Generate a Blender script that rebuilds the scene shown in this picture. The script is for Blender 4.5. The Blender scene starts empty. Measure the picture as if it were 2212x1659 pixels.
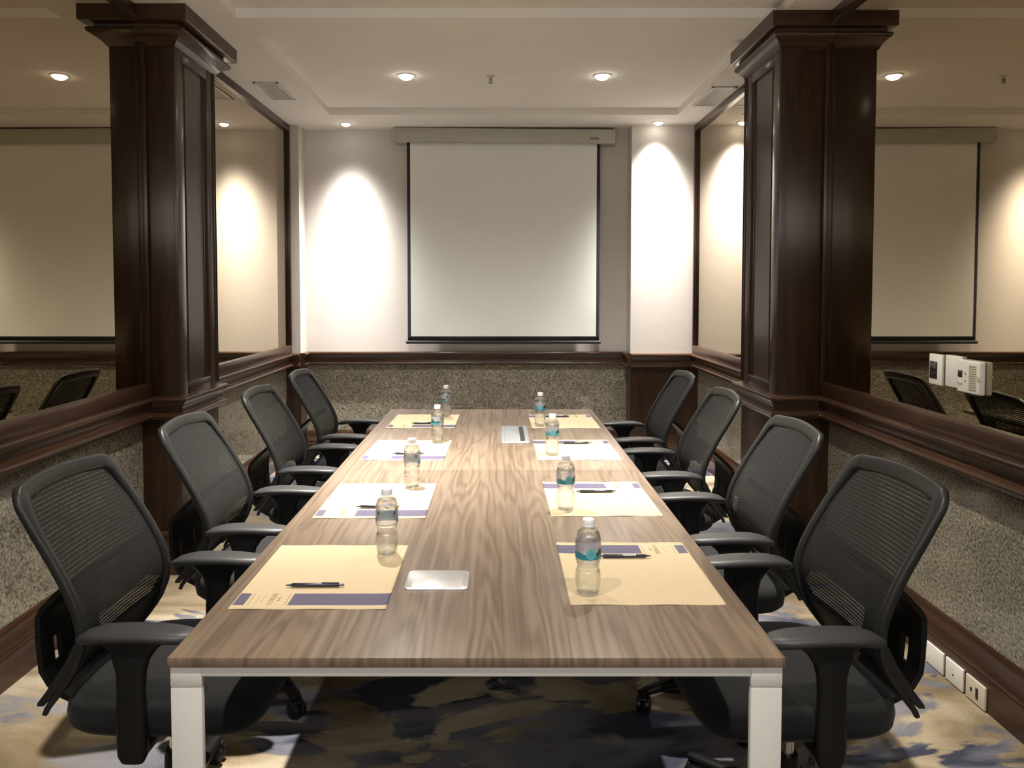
import bpy, bmesh, math, random
from mathutils import Vector, Matrix
random.seed(7)
SC = bpy.context.scene
COL = SC.collection
PI = math.pi
R = math.radians

# ------------------------------------------------------------------ camera
cam_d = bpy.data.cameras.new('camera')
cam = bpy.data.objects.new('camera', cam_d)
COL.objects.link(cam)
cam.location = (0, 0, 1.457)
cam.rotation_euler = (R(90 - 2.3), 0, 0)
cam_d.sensor_width = 36
cam_d.lens = 1600 * 36 / 2212
cam_d.shift_x = (1106 - 1077) / 2212
cam_d.shift_y = (690.3 - 829.5) / 2212
cam_d.clip_start = 0.02
SC.camera = cam

# ------------------------------------------------------------------ world, exposure
w = bpy.data.worlds.new('world')
w.use_nodes = True
w.node_tree.nodes['Background'].inputs[0].default_value = (1.0, 0.98, 0.96, 1)
w.node_tree.nodes['Background'].inputs[1].default_value = 4.3   # fill light entering by the window added behind the viewer
SC.world = w
SC.view_settings.view_transform = 'Standard'
SC.view_settings.look = 'None'
SC.view_settings.gamma = 1
SC.view_settings.use_curve_mapping = False
SC.view_settings.exposure = 0.14
try:
    SC.cycles.use_denoising = True
    SC.cycles.max_bounces = 14
    SC.cycles.diffuse_bounces = 6
    SC.cycles.glossy_bounces = 8
    SC.cycles.transmission_bounces = 10
    SC.cycles.transparent_max_bounces = 16
    SC.cycles.sample_clamp_indirect = 6
except Exception:
    pass

# lamps: (x, y, power, beam exponent (reflector: intensity falls as cos^n off axis), colour)
WARM = (1.0, 0.935, 0.845)
NEUT = (1.0, 0.96, 0.925)
Z_SOFFIT, Z_TRAY = 2.845, 2.895
LAMPS = {
    'screen_tray': [(-0.621, 5.036, 340, 7, NEUT), (0.697, 5.036, 340, 7, NEUT)],
    'table_tray': [(-0.62, 2.95, 1250, 14, WARM), (0.70, 2.95, 800, 14, WARM)],
    'rear_tray': [(-0.62, 0.84, 170, 5, WARM), (0.70, 0.84, 170, 5, WARM)],
    'wash': [(-1.276, 6.25, 1150, 18, NEUT), (1.325, 6.20, 1200, 16, NEUT)],
}

# ------------------------------------------------------------------ materials
def new_mat(name):
    m = bpy.data.materials.new(name)
    m.use_nodes = True
    nt = m.node_tree
    return m, nt, nt.nodes, nt.links, nt.nodes['Principled BSDF']

def simple(name, col, rough=0.5, metal=0.0, coat=0.0, spec=0.5, coat_rough=0.05, emit=None):
    m, nt, N, L, b = new_mat(name)
    b.inputs['Base Color'].default_value = (*col, 1)
    b.inputs['Roughness'].default_value = rough
    b.inputs['Metallic'].default_value = metal
    b.inputs['Coat Weight'].default_value = coat
    b.inputs['Coat Roughness'].default_value = coat_rough
    b.inputs['Specular IOR Level'].default_value = spec
    if emit:
        b.inputs['Emission Color'].default_value = (*emit[0], 1)
        b.inputs['Emission Strength'].default_value = emit[1]
    return m

def ramp(N, stops, interp='LINEAR'):
    r = N.new('ShaderNodeValToRGB')
    r.color_ramp.interpolation = interp
    e = r.color_ramp.elements
    e[0].position, e[0].color = stops[0][0], (*stops[0][1], 1)
    e[1].position, e[1].color = stops[-1][0], (*stops[-1][1], 1)
    for p, c in stops[1:-1]:
        k = e.new(p)
        k.color = (*c, 1)
    return r

def coords(N, L, scale=(1, 1, 1), loc=(0, 0, 0), out='Object'):
    tc = N.new('ShaderNodeTexCoord')
    mp = N.new('ShaderNodeMapping')
    mp.inputs['Scale'].default_value = scale
    mp.inputs['Location'].default_value = loc
    L.new(tc.outputs[out], mp.inputs['Vector'])
    return mp.outputs[0]

def noise(N, L, vec, scale=1, detail=4, rough=0.55, dist=0.0):
    n = N.new('ShaderNodeTexNoise')
    n.inputs['Scale'].default_value = scale
    n.inputs['Detail'].default_value = detail
    n.inputs['Roughness'].default_value = rough
    n.inputs['Distortion'].default_value = dist
    L.new(vec, n.inputs['Vector'])
    return n.outputs['Fac']

def math_n(N, L, op, a, b=None, c=None):
    n = N.new('ShaderNodeMath')
    n.operation = op
    for i, v in enumerate((a, b, c)):
        if v is None:
            continue
        if isinstance(v, (int, float)):
            n.inputs[i].default_value = v
        else:
            L.new(v, n.inputs[i])
    return n.outputs[0]

def mixc(N, L, fac, a, b, mode='MIX'):
    n = N.new('ShaderNodeMix')
    n.data_type = 'RGBA'
    n.blend_type = mode
    for i, v in ((0, fac), (6, a), (7, b)):
        if isinstance(v, (int, float)):
            n.inputs[i].default_value = v
        elif isinstance(v, tuple):
            n.inputs[i].default_value = (*v, 1)
        else:
            L.new(v, n.inputs[i])
    return n.outputs[2]

def bump(N, L, b, h, strength=0.2, dist=0.002):
    n = N.new('ShaderNodeBump')
    n.inputs['Strength'].default_value = strength
    n.inputs['Distance'].default_value = dist
    L.new(h, n.inputs['Height'])
    L.new(n.outputs[0], b.inputs['Normal'])

def mahogany(name, axis, dark=(0.019, 0.0082, 0.0038), light=(0.069, 0.031, 0.0138)):
    m, nt, N, L, b = new_mat(name)
    s = [26, 26, 26]
    s[axis] = 1.3
    f = noise(N, L, coords(N, L, tuple(s)), 1.6, 6, 0.6, 0.6)
    r = ramp(N, [(0.30, dark), (0.72, light)])
    L.new(f, r.inputs[0])
    L.new(r.outputs[0], b.inputs['Base Color'])
    b.inputs['Roughness'].default_value = 0.34
    b.inputs['Specular IOR Level'].default_value = 0.3
    b.inputs['Coat Weight'].default_value = 0.32
    b.inputs['Coat Roughness'].default_value = 0.17
    return m

M = {}
M['wood_y'] = mahogany('mahogany along room', 1)
M['wood_x'] = mahogany('mahogany across room', 0)
M['wood_z'] = mahogany('mahogany upright', 2, (0.014, 0.0066, 0.0034), (0.046, 0.0215, 0.0105))

def walnut():
    m, nt, N, L, b = new_mat('walnut laminate')
    v = coords(N, L, (5.2, 0.46, 1))
    base = noise(N, L, v, 1.0, 3.0, 0.5, 0.15)
    line = math_n(N, L, 'MULTIPLY', base, 120.0)
    s = math_n(N, L, 'SINE', line)
    s = math_n(N, L, 'MULTIPLY_ADD', s, 0.5, 0.5)
    s = math_n(N, L, 'POWER', s, 1.4)
    streak = noise(N, L, coords(N, L, (95, 1.1, 1)), 1.0, 5, 0.65)
    broad = noise(N, L, coords(N, L, (5, 0.5, 1), (3, 1, 0)), 1.0, 3, 0.5)
    t = math_n(N, L, 'MULTIPLY', s, 0.25)
    t = math_n(N, L, 'MULTIPLY_ADD', streak, 1.0, t)
    t = math_n(N, L, 'MULTIPLY_ADD', broad, 0.62, t)
    t = math_n(N, L, 'SUBTRACT', t, 0.46)
    r = ramp(N, [(0.08, (0.222, 0.168, 0.120)), (0.38, (0.172, 0.127, 0.089)), (0.62, (0.126, 0.090, 0.063)), (0.92, (0.078, 0.054, 0.038))])
    L.new(t, r.inputs[0])
    L.new(r.outputs[0], b.inputs['Base Color'])
    b.inputs['Roughness'].default_value = 0.34
    b.inputs['Specular IOR Level'].default_value = 0.42
    bump(N, L, b, streak, 0.06, 0.0006)
    return m
M['walnut'] = walnut()

def granite():
    m, nt, N, L, b = new_mat('polished speckled granite')
    v = coords(N, L)
    n1 = noise(N, L, v, 95, 3, 0.75)
    n2 = noise(N, L, v, 6, 3, 0.6)
    r = ramp(N, [(0.33, (0.046, 0.041, 0.032)), (0.46, (0.185, 0.168, 0.130)), (0.56, (0.285, 0.262, 0.210)), (0.68, (0.47, 0.44, 0.37))])
    L.new(n1, r.inputs[0])
    r2 = ramp(N, [(0.3, (0.80, 0.80, 0.78)), (0.7, (1.1, 1.08, 1.02))])
    L.new(n2, r2.inputs[0])
    c = mixc(N, L, 1.0, r.outputs[0], r2.outputs[0], 'MULTIPLY')
    L.new(c, b.inputs['Base Color'])
    b.inputs['Roughness'].default_value = 0.10
    b.inputs['Specular IOR Level'].default_value = 0.6
    return m
M['granite'] = granite()

def carpet():
    m, nt, N, L, b = new_mat('brushstroke carpet')
    v = coords(N, L, (1.1, 2.6, 1), (0.4, 0.3, 0))
    v2 = coords(N, L, (1.5, 3.0, 1), (5.3, 2.1, 0))
    v3 = coords(N, L, (1.3, 2.4, 1), (9.1, 7.4, 0))
    a = noise(N, L, v, 1.15, 5, 0.55, 0.8)
    c = noise(N, L, v2, 1.1, 5, 0.55, 0.9)
    d = noise(N, L, v3, 1.2, 4, 0.5, 0.7)
    r1 = ramp(N, [(0.38, (0.165, 0.125, 0.072)), (0.47, (0.225, 0.175, 0.108)), (0.54, (0.32, 0.26, 0.175)), (0.62, (0.41, 0.35, 0.255))])
    L.new(a, r1.inputs[0])
    mk = ramp(N, [(0.485, (0, 0, 0)), (0.52, (1, 1, 1))])
    L.new(c, mk.inputs[0])
    blue = ramp(N, [(0.40, (0.215, 0.205, 0.205)), (0.53, (0.130, 0.130, 0.155)), (0.59, (0.045, 0.048, 0.070))])
    L.new(d, blue.inputs[0])
    col = mixc(N, L, mk.outputs[0], r1.outputs[0], blue.outputs[0])
    fib = noise(N, L, coords(N, L, (1, 1, 1)), 260, 2, 0.7)
    fr = ramp(N, [(0.3, (0.72, 0.72, 0.72)), (0.7, (1.15, 1.15, 1.15))])
    L.new(fib, fr.inputs[0])
    col = mixc(N, L, 1.0, col, fr.outputs[0], 'MULTIPLY')
    L.new(col, b.inputs['Base Color'])
    b.inputs['Roughness'].default_value = 0.95
    b.inputs['Specular IOR Level'].default_value = 0.1
    bump(N, L, b, fib, 0.5, 0.003)
    return m
M['carpet'] = carpet()

def wallpaper():
    m, nt, N, L, b = new_mat('linen weave wall covering')
    f = noise(N, L, coords(N, L, (6, 6, 160)), 1.0, 3, 0.6)
    r = ramp(N, [(0.3, (0.575, 0.535, 0.490)), (0.7, (0.635, 0.592, 0.545))])
    L.new(f, r.inputs[0])
    L.new(r.outputs[0], b.inputs['Base Color'])
    b.inputs['Roughness'].default_value = 0.75
    b.inputs['Specular IOR Level'].default_value = 0.2
    return m
M['wallpaper'] = wallpaper()

def plaster():
    m, nt, N, L, b = new_mat('white ceiling paint')
    f = noise(N, L, coords(N, L), 3.0, 3, 0.5)
    r = ramp(N, [(0.3, (0.80, 0.775, 0.735)), (0.7, (0.83, 0.805, 0.765))])
    L.new(f, r.inputs[0])
    L.new(r.outputs[0], b.inputs['Base Color'])
    b.inputs['Roughness'].default_value = 0.9
    b.inputs['Specular IOR Level'].default_value = 0.1
    return m
M['plaster'] = plaster()
M['mirror'] = simple('bronze tinted mirror', (0.39, 0.33, 0.235), 0.012, 1.0, 1.0, coat_rough=0.0)

def screen_cloth():
    m, nt, N, L, b = new_mat('matte white screen cloth')
    f = noise(N, L, coords(N, L, (1, 1, 1)), 300, 2, 0.5)
    r = ramp(N, [(0.3, (0.80, 0.815, 0.765)), (0.7, (0.83, 0.845, 0.795))])
    L.new(f, r.inputs[0])
    L.new(r.outputs[0], b.inputs['Base Color'])
    b.inputs['Roughness'].default_value = 0.85
    b.inputs['Specular IOR Level'].default_value = 0.15
    return m
M['screen'] = screen_cloth()
M['screen_black'] = simple('black screen border', (0.012, 0.012, 0.016), 0.7)
M['casing'] = simple('off white casing', (0.46, 0.45, 0.39), 0.4)
M['label_dark'] = simple('grey violet label', (0.19, 0.17, 0.18), 0.5)
M['white_metal'] = simple('white powder coated steel', (0.62, 0.605, 0.575), 0.35)
M['white_plastic'] = simple('white plastic', (0.80, 0.78, 0.71), 0.3)
M['cream_plastic'] = simple('cream plastic', (0.62, 0.57, 0.45), 0.35)
M['grey_plastic'] = simple('grey slotted plastic', (0.42, 0.40, 0.34), 0.5)
M['dark_glass'] = simple('dark glossy window', (0.02, 0.02, 0.022), 0.06)
M['dark_hole'] = simple('dark socket opening', (0.012, 0.012, 0.012), 0.6)
M['silver'] = simple('brushed aluminium', (0.80, 0.80, 0.80), 0.32, 0.85)
M['silver_matte'] = simple('satin grey aluminium', (0.27, 0.285, 0.29), 0.42, 0.3)
M['chrome'] = simple('chrome', (0.75, 0.75, 0.76), 0.12, 1.0)
M['black_plastic'] = simple('black nylon plastic', (0.006, 0.006, 0.0062), 0.45, spec=0.3)
M['frame_plastic'] = simple('satin black frame plastic', (0.0145, 0.0145, 0.0145), 0.42, spec=0.4)
M['arm_plastic'] = simple('soft black arm pad', (0.026, 0.0265, 0.027), 0.45, spec=0.4)
M['caster'] = simple('black caster', (0.010, 0.010, 0.010), 0.4)

def seat_fabric():
    m, nt, N, L, b = new_mat('black seat fabric')
    f = noise(N, L, coords(N, L), 420, 2, 0.6)
    r = ramp(N, [(0.3, (0.004, 0.004, 0.004)), (0.7, (0.011, 0.011, 0.011))])
    L.new(f, r.inputs[0])
    L.new(r.outputs[0], b.inputs['Base Color'])
    b.inputs['Roughness'].default_value = 0.85
    b.inputs['Sheen Weight'].default_value = 0.08
    b.inputs['Specular IOR Level'].default_value = 0.2
    bump(N, L, b, f, 0.3, 0.001)
    return m
M['seat'] = seat_fabric()

def mesh_fabric():
    m, nt, N, L, b = new_mat('ribbed black mesh')
    tc = N.new('ShaderNodeTexCoord')
    sp = N.new('ShaderNodeSeparateXYZ')
    L.new(tc.outputs['Object'], sp.inputs[0])
    z = math_n(N, L, 'MULTIPLY', sp.outputs[2], 2 * PI / 0.0098)
    s = math_n(N, L, 'SINE', z)
    a = N.new('ShaderNodeMapRange')
    a.interpolation_type = 'SMOOTHSTEP'
    a.inputs['From Min'].default_value = -0.75
    a.inputs['From Max'].default_value = 0.15
    a.inputs['To Min'].default_value = 0.76
    a.inputs['To Max'].default_value = 0.985
    L.new(s, a.inputs['Value'])
    L.new(a.outputs[0], b.inputs['Alpha'])
    b.inputs['Base Color'].default_value = (0.0115, 0.0115, 0.011, 1)
    b.inputs['Roughness'].default_value = 0.75
    b.inputs['Specular IOR Level'].default_value = 0.25
    return m
M['mesh'] = mesh_fabric()

def paper():
    m, nt, N, L, b = new_mat('kraft paper')
    f = noise(N, L, coords(N, L), 140, 3, 0.6)
    r = ramp(N, [(0.3, (0.475, 0.378, 0.240)), (0.7, (0.53, 0.425, 0.275))])
    L.new(f, r.inputs[0])
    L.new(r.outputs[0], b.inputs['Base Color'])
    b.inputs['Roughness'].default_value = 0.8
    b.inputs['Specular IOR Level'].default_value = 0.25
    return m
M['paper'] = paper()
M['navy_ink'] = simple('slate navy ink', (0.078, 0.065, 0.115), 0.6)
M['grey_ink'] = simple('soft brown ink', (0.40, 0.29, 0.17), 0.7)
M['line_ink'] = simple('thin line ink', (0.24, 0.16, 0.11), 0.7)
M['pen'] = simple('navy pen plastic', (0.017, 0.019, 0.036), 0.28)
M['pen_tip'] = simple('grey pen tip', (0.10, 0.10, 0.12), 0.3)
M['white_ink'] = simple('white print', (0.80, 0.80, 0.80), 0.5)
M['cap'] = simple('white bottle cap', (0.78, 0.78, 0.80), 0.35)

def clear(name, ior, glass_part, tint=(1, 1, 1), gloss=0.0):
    m = bpy.data.materials.new(name)
    m.use_nodes = True
    N, L = m.node_tree.nodes, m.node_tree.links
    N.remove(N['Principled BSDF'])
    out = N['Material Output']
    tr = N.new('ShaderNodeBsdfTransparent')
    tr.inputs[0].default_value = (*tint, 1)
    mx = N.new('ShaderNodeMixShader')
    if glass_part > 0:
        g = N.new('ShaderNodeBsdfGlass')
        g.inputs['IOR'].default_value = ior
        g.inputs['Roughness'].default_value = 0.0
        g.inputs['Color'].default_value = (*tint, 1)
        mx.inputs[0].default_value = glass_part
    else:
        g = N.new('ShaderNodeBsdfGlossy')
        g.inputs['Roughness'].default_value = 0.06
        lw = N.new('ShaderNodeLayerWeight')
        lw.inputs['Blend'].default_value = 0.5
        pw = math_n(N, L, 'POWER', lw.outputs['Facing'], 2.6)
        fac = math_n(N, L, 'MULTIPLY_ADD', pw, gloss, 0.09)
        L.new(fac, mx.inputs[0])
    L.new(tr.outputs[0], mx.inputs[1])
    L.new(g.outputs[0], mx.inputs[2])
    L.new(mx.outputs[0], out.inputs['Surface'])
    return m
M['pet'] = clear('clear bottle plastic', 1.5, 0.0, (0.97, 0.975, 0.975), 0.45)
M['water'] = clear('drinking water', 1.33, 0.62, (0.97, 0.985, 0.985))
def film(name, col, alpha):
    m = simple(name, col, 0.35)
    m.node_tree.nodes['Principled BSDF'].inputs['Alpha'].default_value = alpha
    return m
M['label_lilac'] = film('pale lilac label film', (0.50, 0.50, 0.58), 0.42)
M['label_teal'] = simple('teal label band', (0.035, 0.235, 0.300), 0.4)
M['label_emblem'] = simple('turquoise round emblem', (0.095, 0.345, 0.37), 0.4)
M['label_ring'] = simple('pale emblem ring', (0.26, 0.50, 0.53), 0.4)
M['label_green'] = simple('dark green mountain print', (0.015, 0.065, 0.055), 0.4)
M['label_back'] = film('slate blue label back', (0.34, 0.37, 0.45), 0.5)
M['led'] = simple('lit lamp lens', (1, 1, 1), 0.4, emit=((1.0, 0.94, 0.83), 22))

# ------------------------------------------------------------------ mesh helpers
class MB:
    """Collects shapes and links them as ONE mesh object."""
    def __init__(s):
        s.bm = bmesh.new()
        s.mats = []

    def mi(s, key):
        if key not in s.mats:
            s.mats.append(key)
        return s.mats.index(key)

    def quad(s, pts, mat):
        f = s.bm.faces.new([s.bm.verts.new(p) for p in pts])
        f.material_index = s.mi(mat)
        return f

    def box(s, lo, hi, mat, bev=0.0, seg=2, mtx=None):
        lo, hi = Vector(lo), Vector(hi)
        t = bmesh.new()
        bmesh.ops.create_cube(t, size=1.0)
        bmesh.ops.scale(t, vec=hi - lo, verts=t.verts)
        bmesh.ops.translate(t, vec=(lo + hi) / 2, verts=t.verts)
        if bev > 0:
            bmesh.ops.bevel(t, geom=list(t.edges), offset=bev, segments=seg, profile=0.5, affect='EDGES')
        s._merge(t, mat, mtx)

    def _merge(s, t, mat, mtx=None):
        if mtx is not None:
            bmesh.ops.transform(t, matrix=mtx, verts=t.verts)
        mi = s.mi(mat)
        vm = {}
        for v in t.verts:
            vm[v] = s.bm.verts.new(v.co)
        for f in t.faces:
            try:
                nf = s.bm.faces.new([vm[v] for v in f.verts])
                nf.material_index = mi
            except ValueError:
                pass
        t.free()

    def rings(s, rs, mat, cap0=True, cap1=True, closed=False):
        """rs: list of rings (equal counts) of points; skins them."""
        mi = s.mi(mat)
        V = [[s.bm.verts.new(p) for p in r] for r in rs]
        n = len(V[0])
        m = len(V)
        for i in range(m if closed else m - 1):
            a, b = V[i], V[(i + 1) % m]
            for j in range(n):
                k = (j + 1) % n
                f = s.bm.faces.new([a[j], a[k], b[k], b[j]])
                f.material_index = mi
        if not closed:
            if cap0:
                s.bm.faces.new(list(reversed(V[0]))).material_index = mi
            if cap1:
                s.bm.faces.new(V[-1]).material_index = mi

    def lathe(s, prof, mat, seg=32, axis='z', origin=(0, 0, 0), cap0=True, cap1=True, petal=None):
        rs = []
        for r, h in prof:
            ring = []
            for k in range(seg):
                a = 2 * PI * k / seg
                rr = r * (1 + (petal(a, h) if petal else 0))
                x, y = rr * math.cos(a), rr * math.sin(a)
                p = (x, y, h) if axis == 'z' else ((h, x, y) if axis == 'x' else (y, h, x))
                ring.append((p[0] + origin[0], p[1] + origin[1], p[2] + origin[2]))
            rs.append(ring)
        s.rings(rs, mat, cap0, cap1)

    def grid(s, P, mat, wrap=False):
        """P[i][j] points -> quads; mat may be a function of (i, j)."""
        V = [[s.bm.verts.new(p) for p in row] for row in P]
        for i in range(len(V) - 1):
            n = len(V[i])
            for j in range(n if wrap else n - 1):
                k = (j + 1) % n
                f = s.bm.faces.new([V[i][j], V[i][k], V[i + 1][k], V[i + 1][j]])
                f.material_index = s.mi(mat(i, j) if callable(mat) else mat)

    def strip(s, prof, y0, y1, th, mat):
        """A bent sheet: profile of (x, z) extruded from y0 to y1, with thickness (y0 / y1 may be lists)."""
        n = len(prof)
        rs = []
        for i, (x, z) in enumerate(prof):
            a = Vector(prof[max(i - 1, 0)])
            b = Vector(prof[min(i + 1, n - 1)])
            t = (b - a).normalized()
            nx, nz = -t.y * th / 2, t.x * th / 2
            ya = y0[i] if isinstance(y0, (list, tuple)) else y0
            yb = y1[i] if isinstance(y1, (list, tuple)) else y1
            rs.append([(x + nx, ya, z + nz), (x + nx, yb, z + nz), (x - nx, yb, z - nz), (x - nx, ya, z - nz)])
        s.rings(rs, mat)

    def build(s, name, parent=None, smooth=40, sub=0, bevel=0.0):
        bmesh.ops.recalc_face_normals(s.bm, faces=s.bm.faces)
        me = bpy.data.meshes.new(name)
        s.bm.to_mesh(me)
        s.bm.free()
        for k in s.mats:
            me.materials.append(M[k])
        if smooth:
            me.shade_smooth()
            me.set_sharp_from_angle(angle=R(smooth))
        o = bpy.data.objects.new(name, me)
        COL.objects.link(o)
        if parent:
            o.parent = parent
        if bevel:
            b = o.modifiers.new('bevel', 'BEVEL')
            b.width = bevel
            b.segments = 2
            b.limit_method = 'ANGLE'
        if sub:
            d = o.modifiers.new('sub', 'SUBSURF')
            d.levels = d.render_levels = sub
        return o

def sweep(mb, path, prof, mat):
    """Profile of (distance into the room, z) carried along a plan path with mitred corners; room on the right of travel."""
    ps = [Vector(p) for p in path]
    n = len(ps)
    rs = []
    for i in range(n):
        nn = []
        if i > 0:
            d = (ps[i] - ps[i - 1]).normalized()
            nn.append(Vector((d.y, -d.x)))
        if i < n - 1:
            d = (ps[i + 1] - ps[i]).normalized()
            nn.append(Vector((d.y, -d.x)))
        m = nn[0] if len(nn) == 1 else (nn[0] + nn[1]) / (1 + nn[0].dot(nn[1]))
        rs.append([(ps[i].x + m.x * d_, ps[i].y + m.y * d_, z) for d_, z in prof])
    mb.rings(rs, mat)

def thing(name, label, cat, loc=(0, 0, 0), rz=0.0, group=None):
    o = bpy.data.objects.new(name, None)
    o.empty_display_size = 0.05
    COL.objects.link(o)
    o.location = loc
    o.rotation_euler = (0, 0, rz)
    return tag(o, label, cat, group)

def tag(o, label, cat, group=None):
    o['label'] = label
    o['category'] = cat
    if group:
        o['group'] = group
    return o

def struct(o, label=None, cat=None):
    o['kind'] = 'structure'
    if label:
        o['label'] = label
    if cat:
        o['category'] = cat
    return o

def copy_tree(o, parent=None):
    c = o.copy()
    COL.objects.link(c)
    if parent is not None:
        c.parent = parent
    for ch in list(o.children):
        copy_tree(ch, c)
    return c

def text_obj(name, body, size, mat, parent, mtx, extrude=0.00015):
    cu = bpy.data.curves.new(name, 'FONT')
    cu.body = body
    cu.size = size
    cu.align_x = 'CENTER'
    cu.align_y = 'CENTER'
    cu.extrude = extrude
    tmp = bpy.data.objects.new(name + '_tmp', cu)
    COL.objects.link(tmp)
    dg = bpy.context.evaluated_depsgraph_get()
    me = bpy.data.meshes.new_from_object(tmp.evaluated_get(dg))
    bpy.data.objects.remove(tmp)
    me.transform(mtx)
    me.materials.clear()
    me.materials.append(M[mat])
    me.name = name
    o = bpy.data.objects.new(name, me)
    COL.objects.link(o)
    o.parent = parent
    return o

# ------------------------------------------------------------------ room plan
XL, XR = -1.785, 1.675          # mirror planes
GL, GR = -1.815, 1.705          # granite planes
YB, YN = 6.5, -1.4              # end walls
YP = 6.31                       # front of the two corner piers
CLX, CL0, CL1 = -1.62, 3.75, 4.26   # column on the left wall
CRX, CR0, CR1 = 1.43, 3.80, 4.34    # column on the right wall
PLX, PRX = -1.69, 1.125
ZR0, ZR1 = 0.798, 0.915         # chair rail

mb = MB()
mb.box((-2.1, YN - 0.2, -0.1), (2.0, YB + 0.2, 0), 'carpet')
struct(mb.build('floor', smooth=0))

mb = MB()
mb.box((-2.1, YN - 0.2, Z_TRAY), (2.0, YB + 0.2, Z_TRAY + 0.1), 'plaster')
TX0, TX1 = -1.34, 1.42
TRAYS = [(-0.05, 1.73), (2.06, 3.84), (4.165, 5.94)]
mb.box((-2.1, YN - 0.2, Z_SOFFIT), (TX0, YB + 0.2, Z_TRAY), 'plaster')
mb.box((TX1, YN - 0.2, Z_SOFFIT), (2.0, YB + 0.2, Z_TRAY), 'plaster')
ys = [YN - 0.2] + [v for t in TRAYS for v in t] + [YB + 0.2]
for i in range(0, len(ys), 2):
    mb.box((TX0, ys[i], Z_SOFFIT), (TX1, ys[i + 1], Z_TRAY), 'plaster')
struct(mb.build('ceiling', smooth=0))

for nm, side, g, x in (('wall_left', -1, GL, XL), ('wall_right', 1, GR, XR)):
    mb = MB()
    out = g + side * 0.25
    def bx(xa, xb, y0, y1, z0, z1, m):
        mb.box((min(xa, xb), y0, z0), (max(xa, xb), y1, z1), m)
    bx(g, out, YN, YB + 0.2, 0, 0.88, 'granite')
    bx(x + side * 0.012, out, YN, YB + 0.2, 0.88, Z_SOFFIT, 'wood_y')
    struct(mb.build(nm, smooth=0))

mb = MB()
mb.box((GL, YB, 0), (GR, YB + 0.2, 0.88), 'granite')
mb.box((GL, YB, 0.88), (GR, YB + 0.2, Z_SOFFIT), 'wallpaper')
mb.box((GL, YP, 0.86), (PLX, YB, Z_SOFFIT), 'wallpaper')
mb.box((GL, YP, 0), (PLX, YB, 0.86), 'wood_z')
mb.box((PRX, YP, 0.86), (GR, YB, Z_SOFFIT), 'wallpaper')
mb.box((PRX, YP, 0), (GR, YB, 0.86), 'wood_z')
struct(mb.build('wall_back', smooth=0))
mb = MB()
WX0, WX1, WZ0, WZ1 = -1.60, 1.50, 1.75, 2.75  # unseen high window opening, added to light the room from behind the viewer
mb.box((GL - 0.25, YN - 0.2, 0), (WX0, YN, Z_SOFFIT), 'wallpaper')
mb.box((WX1, YN - 0.2, 0), (GR + 0.25, YN, Z_SOFFIT), 'wallpaper')
mb.box((WX0, YN - 0.2, 0), (WX1, YN, WZ0), 'wallpaper')
mb.box((WX0, YN - 0.2, WZ1), (WX1, YN, Z_SOFFIT), 'wallpaper')
struct(mb.build('wall_front', smooth=0))
mb = MB()
for k in range(4):
    x = WX0 + (WX1 - WX0) * k / 3
    mb.box((x - 0.025, YN - 0.14, WZ0), (x + 0.025, YN - 0.08, WZ1), 'white_metal')
for z in (WZ0 + 0.025, WZ1 - 0.025):
    mb.box((WX0, YN - 0.14, z - 0.025), (WX1, YN - 0.08, z + 0.025), 'white_metal')
struct(mb.build('added_window_1', smooth=0))

# chair rail and baseboards, swept round columns and piers
def plan(l, r):
    left = [(l, YN), (l, CL0), (CLX, CL0), (CLX, CL1), (l, CL1), (l, YP), (PLX, YP)]
    back = [(PLX, YP), (PLX, YB), (PRX, YB), (PRX, YP)]
    right = [(PRX, YP), (r, YP), (r, CR1), (CRX, CR1), (CRX, CR0), (r, CR0), (r, YN)]
    return left, back, right
RAIL = [(-0.04, 0.915), (0.034, 0.915), (0.041, 0.912), (0.045, 0.905), (0.045, 0.896), (0.041, 0.889), (0.034, 0.886), (0.031, 0.879),
        (0.025, 0.873), (0.019, 0.862), (0.017, 0.848), (0.018, 0.838), (0.026, 0.834), (0.027, 0.828), (0.035, 0.824), (0.039, 0.816), (0.037, 0.806), (0.030, 0.799), (-0.04, 0.798)]
BASE = [(-0.02, 0.0), (0.022, 0.0), (0.022, 0.105), (0.016, 0.112), (0.020, 0.120), (0.020, 0.132), (0.013, 0.142), (0.013, 0.196), (0.010, 0.212), (0.004, 0.222), (-0.02, 0.222)]
def split_mats(path, prof, name, labels):
    mb = MB()
    # boards along each axis get the grain of that axis
    sweep(mb, path, prof, 'wood_y')
    mi = mb.mi('wood_x')
    for f in mb.bm.faces:
        f.normal_update()
        c = [v.co for v in f.verts]
        dx = max(p.x for p in c) - min(p.x for p in c)
        dy = max(p.y for p in c) - min(p.y for p in c)
        if dx > dy * 1.2:
            f.material_index = mi
    return struct(mb.build(name, smooth=35), labels)
for i, p in enumerate(plan(XL, XR)):
    split_mats(p, RAIL, f'trim_{i + 1}', ['moulded mahogany chair rail along the mirror wall opposite the thermostat',
               'moulded mahogany chair rail under the projection screen', 'moulded mahogany chair rail below the thermostat mirror'][i])
for nm, p in zip(('left', 'back', 'right'), plan(GL, GR)):
    split_mats(p, BASE, f'baseboard_{nm}', {'left': 'tall stepped mahogany baseboard opposite the thermostat wall',
               'back': 'tall stepped mahogany baseboard under the granite below the screen', 'right': 'tall stepped mahogany baseboard carrying the white socket plates'}[nm])

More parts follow.
